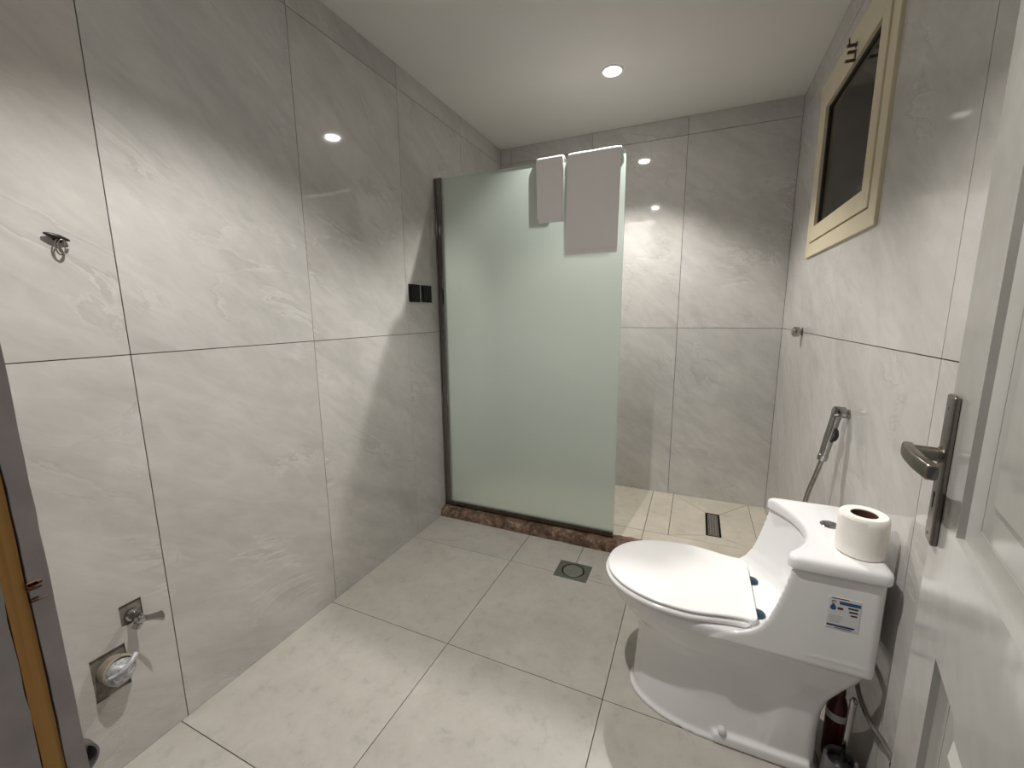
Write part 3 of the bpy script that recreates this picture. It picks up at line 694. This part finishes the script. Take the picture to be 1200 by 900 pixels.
link_mesh('button_half', bm, m_dchrome, fb)
# seat ring and cover
def egg(z, e, x0, x1, hw, hwr, xm):
    return [Vector((x, TY+y, z)) for x, y in outline(x0-e, x1+e, hw+e, xm, pf=2.15, rb=0.022, hwb=hwr+e)]
bm = bmesh.new(); A = (1.184, 1.600, 0.184, 0.158, 1.43)
loft(bm, [egg(z, e, *A) for z, e in ((0.4035, -0.010), (0.4055, -0.003), (0.410, 0.003), (0.418, 0.004), (0.4225, 0.001), (0.4240, -0.004))]); fixn(bm); link_mesh('seat', bm, m_seat, tl, smooth=True, angle=60)
bm = bmesh.new(); A = (1.184, 1.620, 0.186, 0.160, 1.43)
loft(bm, [egg(z, e, *A) for z, e in ((0.4240, -0.016), (0.4285, -0.012), (0.4295, -0.004), (0.4315, -0.003), (0.4345, -0.0035), (0.4365, -0.006), (0.4374, -0.011), (0.4380, -0.035), (0.4386, -0.075), (0.439, -0.12))]); fixn(bm); link_mesh('seat_cover', bm, m_seat, tl, smooth=True, angle=60)
for s in (-1, 1):
    bm = bmesh.new(); lathe(bm, (1.626, TY+s*0.082, 0.400), (0, 0, 1), [(0, 0.019), (0.010, 0.019), (0.013, 0.0165), (0.014, 0.008)], 28); fixn(bm)
    hc = link_mesh('hinge_cap', bm, m_teal, tl, smooth=True, angle=50); hc['label'] = 'dark teal plastic hinge cap'
    bm = bmesh.new(); t = bmesh.new(); lathe(t, (1.555, TY+s*0.142, 0.046), (0, s, 0.25), [(-0.012, 0.011), (0.006, 0.011), (0.010, 0.008), (0.011, 0.003)], 20); fixn(t); merge(bm, t); link_mesh('bolt_cap', bm, m_whitep, tl, smooth=True, angle=50)
# sticker on the near side of the tank: flat print
ynear = TY-0.184-0.0006
SX0, SX1, SZ0, SZ1 = 1.754, 1.818, 0.490, 0.572
st_b = bmesh.new(); box(st_b, (SX0, ynear-0.0004, SZ0), (SX1, ynear+0.002, SZ1)); stk = link_mesh('sticker', st_b, m_label, tl); stk['label'] = 'blue and white paper sticker'
def pr_(name, u0, v0, u1, v1, mat):
    bm = bmesh.new(); w, h = SX1-SX0, SZ1-SZ0
    box(bm, (SX0+u0*w, ynear-0.0007, SZ0+v0*h), (SX0+u1*w, ynear-0.0003, SZ0+v1*h)); link_mesh(name, bm, mat, stk)
pr_('printed_line', 0.08, 0.965, 0.62, 0.99, m_pblack)
pr_('printed_band', 0.34, 0.80, 0.99, 0.90, m_pblue)
pr_('printed_band', 0.02, 0.06, 0.88, 0.115, m_pnavy); pr_('printed_line', 0.28, 0.01, 0.80, 0.035, m_pblue)
pr_('printed_block', 0.62, 0.70, 0.93, 0.75, m_pblack); pr_('printed_block', 0.66, 0.59, 0.93, 0.64, m_pblack); pr_('printed_block', 0.72, 0.48, 0.92, 0.53, m_pred); pr_('printed_block', 0.30, 0.63, 0.47, 0.70, m_pred)
for k in range(4): pr_('printed_line', 0.08, 0.40-k*0.065, 0.50-0.03*k, 0.412-k*0.065, m_pgrey)
bm = bmesh.new(); cx_, cz_ = SX0+0.16*(SX1-SX0), SZ0+0.66*(SZ1-SZ0); dp = []
for i in range(24):
    a = 2*math.pi*i/24; r = 0.0062; x = r*math.sin(a); z = -r*math.cos(a)
    if z > 0: z = z*2.0; x *= 1-0.55*z/(r*2.0)
    dp.append((cx_+x, cz_+z))
f_ = [Vector((x, ynear-0.0007, z)) for x, z in dp]; loft(bm, [[v+Vector((0, 0.0004, 0)) for v in f_], f_]); fixn(bm); link_mesh('printed_drop', bm, m_pblue, stk)
bm = bmesh.new(); tube(bm, [(cx_-0.004, ynear-0.0005, cz_+0.014), (cx_-0.002, ynear-0.0005, cz_+0.019), (cx_+0.003, ynear-0.0005, cz_+0.019), (cx_+0.004, ynear-0.0005, cz_+0.015)], 0.0008, 6); link_mesh('printed_tap', bm, m_pblack, stk)

# ------------------------------------------------------------------ toilet roll on the tank
rc = Vector((1.826, 0.634, 0.6615)); tr = thing('toilet_roll', 'white toilet paper roll standing upright on the toilet tank lid', 'toilet paper', rc)
bm = bmesh.new(); RR, RI, RH = 0.051, 0.0275, 0.104
rings = []
for (r, z) in ((RI, 0.0), (RR-0.004, 0.0), (RR, 0.003), (RR, 0.02), (RR+0.0005, 0.05), (RR, 0.085), (RR-0.001, RH-0.004), (RR-0.005, RH), (RI+0.008, RH-0.001), (RI, RH-0.002)):
    rings.append([rc + Vector(((r+0.0006*math.sin(3*a+z*40))*math.cos(a), (r+0.0006*math.sin(3*a+z*40))*math.sin(a), z)) for a in [2*math.pi*i/48 for i in range(48)]])
rings.append(rings[0]); vr = [[bm.verts.new(p) for p in r] for r in rings[:-1]]; vr.append(vr[0])
for a, b in zip(vr, vr[1:]):
    for i in range(48): bm.faces.new((a[i], a[(i+1) % 48], b[(i+1) % 48], b[i]))
fixn(bm); link_mesh('paper', bm, m_paper, tr, smooth=True, angle=45)
bm = bmesh.new(); rings = [[rc+Vector((r*math.cos(a), r*math.sin(a), z)) for a in [2*math.pi*i/36 for i in range(36)]] for r, z in ((RI-0.0002, 0.0), (RI-0.0002, RH-0.004), (RI-0.0015, RH-0.004), (RI-0.0015, 0.001))]
vr = [[bm.verts.new(p) for p in r] for r in rings]
for a, b in zip(vr, vr[1:]+vr[:1]):
    for i in range(36): bm.faces.new((a[i], a[(i+1) % 36], b[(i+1) % 36], b[i]))
fixn(bm); link_mesh('cardboard_core', bm, m_card, tr, smooth=True, angle=45)
# loose tail of the sheet wrapped on the near-left side
bm = bmesh.new(); rings = []
for k in range(15):
    a = math.radians(196+4.6*k); e = 0.0005-0.0012*(k/14)**2; rings.append([rc+Vector(((RR+e)*math.cos(a), (RR+e)*math.sin(a), z)) for z in (0.004, RH-0.006)] + [rc+Vector(((RR+e+0.0003)*math.cos(a), (RR+e+0.0003)*math.sin(a), z)) for z in (RH-0.006, 0.004)])
loft(bm, rings); fixn(bm); link_mesh('loose_sheet', bm, m_paper, tr, smooth=True, angle=45)

# ------------------------------------------------------------------ bidet sprayer and capped outlet on the right wall
by, bz = 1.082, 0.926
bd = thing('bidet_sprayer', 'chrome hand bidet sprayer hanging on the right wall above the toilet tank', 'bidet sprayer', (W, by, bz))
bm = bmesh.new(); lathe(bm, (W, by, bz-0.004), (-1, 0, 0), [(0, 0.0155), (0.005, 0.0155), (0.007, 0.0135), (0.014, 0.0135)], 28); fixn(bm); link_mesh('wall_holder', bm, m_dchrome, bd, smooth=True, angle=40)
bm = bmesh.new(); lathe(bm, (W-0.010, by, bz), (-1, 0, 0.02), [(0, 0.016), (0.003, 0.0195), (0.030, 0.0195), (0.034, 0.0180), (0.036, 0.014)], 28)
H0 = Vector((W-0.033, by+0.002, bz-0.006)); H1 = Vector((W-0.056, by+0.014, 0.752))
d_ = (H1-H0); L_ = d_.length
lathe(bm, H0, d_, [(0, 0.0155), (0.03, 0.0150), (0.09, 0.0155), (L_-0.022, 0.0140), (L_-0.020, 0.0160), (L_, 0.0150)], 24)
fixn(bm); link_mesh('spray_head', bm, m_chrome, bd, smooth=True, angle=40)
def trig(o0, o1, nm, mt):
    bm = bmesh.new(); rings = []
    for (z, k) in ((0.876, 0.25), (0.868, 0.75), (0.850, 1.0), (0.834, 0.9), (0.822, 0.45), (0.814, 0.1)):
        f = (H0.z-z)/(H0.z-H1.z); c = H0.lerp(H1, f); a, b = o0*k, o1*k
        q = [(0.006, a), (0.006, b), (-0.006, b), (-0.006, a)]
        rings.append([Vector((c.x+p*0.8+u*0.35, c.y-u, z)) for p, u in q])
    loft(bm, rings); fixn(bm); bmesh.ops.bevel(bm, geom=bm.edges[:], offset=0.0012, segments=2, affect='EDGES'); return link_mesh(nm, bm, mt, bd, smooth=True, angle=50)
trig(0.006, 0.025, 'trigger_housing', m_chrome); trig(0.0245, 0.0325, 'trigger', m_blackp)
hp_ = spline([H1, (W-0.066, by+0.018, 0.70), (W-0.085, by+0.026, 0.60), (W-0.095, by+0.020, 0.48), (W-0.080, by-0.03, 0.32), (W-0.050, by-0.06, 0.22), (W-0.020, by-0.04, 0.20)], 10)
bm = bmesh.new(); tube(bm, hp_, 0.0075, 12); fixn(bm); link_mesh('hose', bm, m_dchrome, bd, smooth=True, angle=60)
bm = bmesh.new(); lathe(bm, (W, by-0.04, 0.20), (-1, 0, 0), [(0, 0.018), (0.004, 0.018), (0.006, 0.010), (0.024, 0.010)], 20); fixn(bm); link_mesh('wall_elbow', bm, m_chrome, bd, smooth=True, angle=40)
oy, oz = 1.888, 1.160
co = thing('capped_outlet', 'small round chrome capped water outlet on the right wall below the window', 'outlet', (W, oy, oz))
bm = bmesh.new(); lathe(bm, (W, oy, oz), (-1, 0, 0), [(0, 0.022), (0.003, 0.022), (0.005, 0.013), (0.012, 0.013)], 28); fixn(bm); link_mesh('flange', bm, m_dchrome, co, smooth=True, angle=40)
bm = bmesh.new(); lathe(bm, (W-0.010, oy, oz), (-1, 0, 0), [(0, 0.015), (0.003, 0.024), (0.020, 0.025), (0.028, 0.023), (0.034, 0.015), (0.036, 0.004)], 28); fixn(bm); link_mesh('cap', bm, m_chrome, co, smooth=True, angle=40)

# ------------------------------------------------------------------ things under the tank
bt = thing('cleaner_bottle', 'red bottle with a white label band standing behind the toilet pedestal', 'bottle', (1.846, 0.690, 0))
bx, by2 = 1.846, 0.690
bm = bmesh.new(); lathe(bm, (bx, by2, 0), (0, 0, 1), [(0, 0.023), (0.004, 0.026), (0.130, 0.026), (0.160, 0.024), (0.190, 0.016), (0.200, 0.012), (0.206, 0.012)], 32); fixn(bm); link_mesh('bottle_body', bm, m_red, bt, smooth=True, angle=40)
bm = bmesh.new(); lathe(bm, (bx, by2, 0.128), (0, 0, 1), [(0, 0.0264), (0.022, 0.0262)], 32, cap=False); fixn(bm); link_mesh('label_band', bm, m_whitep, bt, smooth=True)
bm = bmesh.new(); lathe(bm, (bx, by2, 0.204), (0, 0, 1), [(0, 0.014), (0.022, 0.013), (0.024, 0.010)], 24); fixn(bm); link_mesh('bottle_cap', bm, m_red, bt, smooth=True, angle=40)
tb = thing('toilet_brush', 'toilet brush with a chrome handle in a dark holder beside the toilet, under the tank', 'toilet brush', (1.838, 0.600, 0))
hx, hy = 1.838, 0.600
bm = bmesh.new(); lathe(bm, (hx, hy, 0), (0, 0, 1), [(0, 0.040), (0.004, 0.043), (0.080, 0.038), (0.084, 0.036), (0.080, 0.030), (0.02, 0.030)], 32); fixn(bm); link_mesh('brush_holder', bm, m_greyp, tb, smooth=True, angle=40)
bm = bmesh.new(); lathe(bm, (hx, hy, 0.03), (0.03, -0.02, 1), [(0, 0.0045), (0.09, 0.0045), (0.095, 0.0075), (0.225, 0.0080), (0.238, 0.0085), (0.246, 0.005)], 20); fixn(bm); link_mesh('brush_handle', bm, m_chrome, tb, smooth=True, angle=40)
bm = bmesh.new(); lathe(bm, (hx, hy, 0.012), (0, 0, 1), [(0, 0.018), (0.02, 0.026), (0.055, 0.026), (0.065, 0.012)], 24); fixn(bm); link_mesh('brush_head', bm, m_blackp, tb, smooth=True, angle=40)
bm = bmesh.new()
tube(bm, spline([(1.892, 0.470, 0.240), (1.882, 0.522, 0.248), (1.872, 0.556, 0.251), (1.868, 0.590, 0.253), (1.868, 0.640, 0.262), (1.872, 0.690, 0.290), (1.882, 0.720, 0.310)], 10), 0.0058, 12)
lathe(bm, (W, 0.462, 0.239), (-1, 0, 0), [(0, 0.016), (0.004, 0.016), (0.006, 0.009), (0.018, 0.009)], 20)
fixn(bm); tag(link_mesh('supply_hose', bm, m_chrome, smooth=True, angle=40), 'braided chrome water supply hose running from the right wall up under the toilet tank', 'hose')
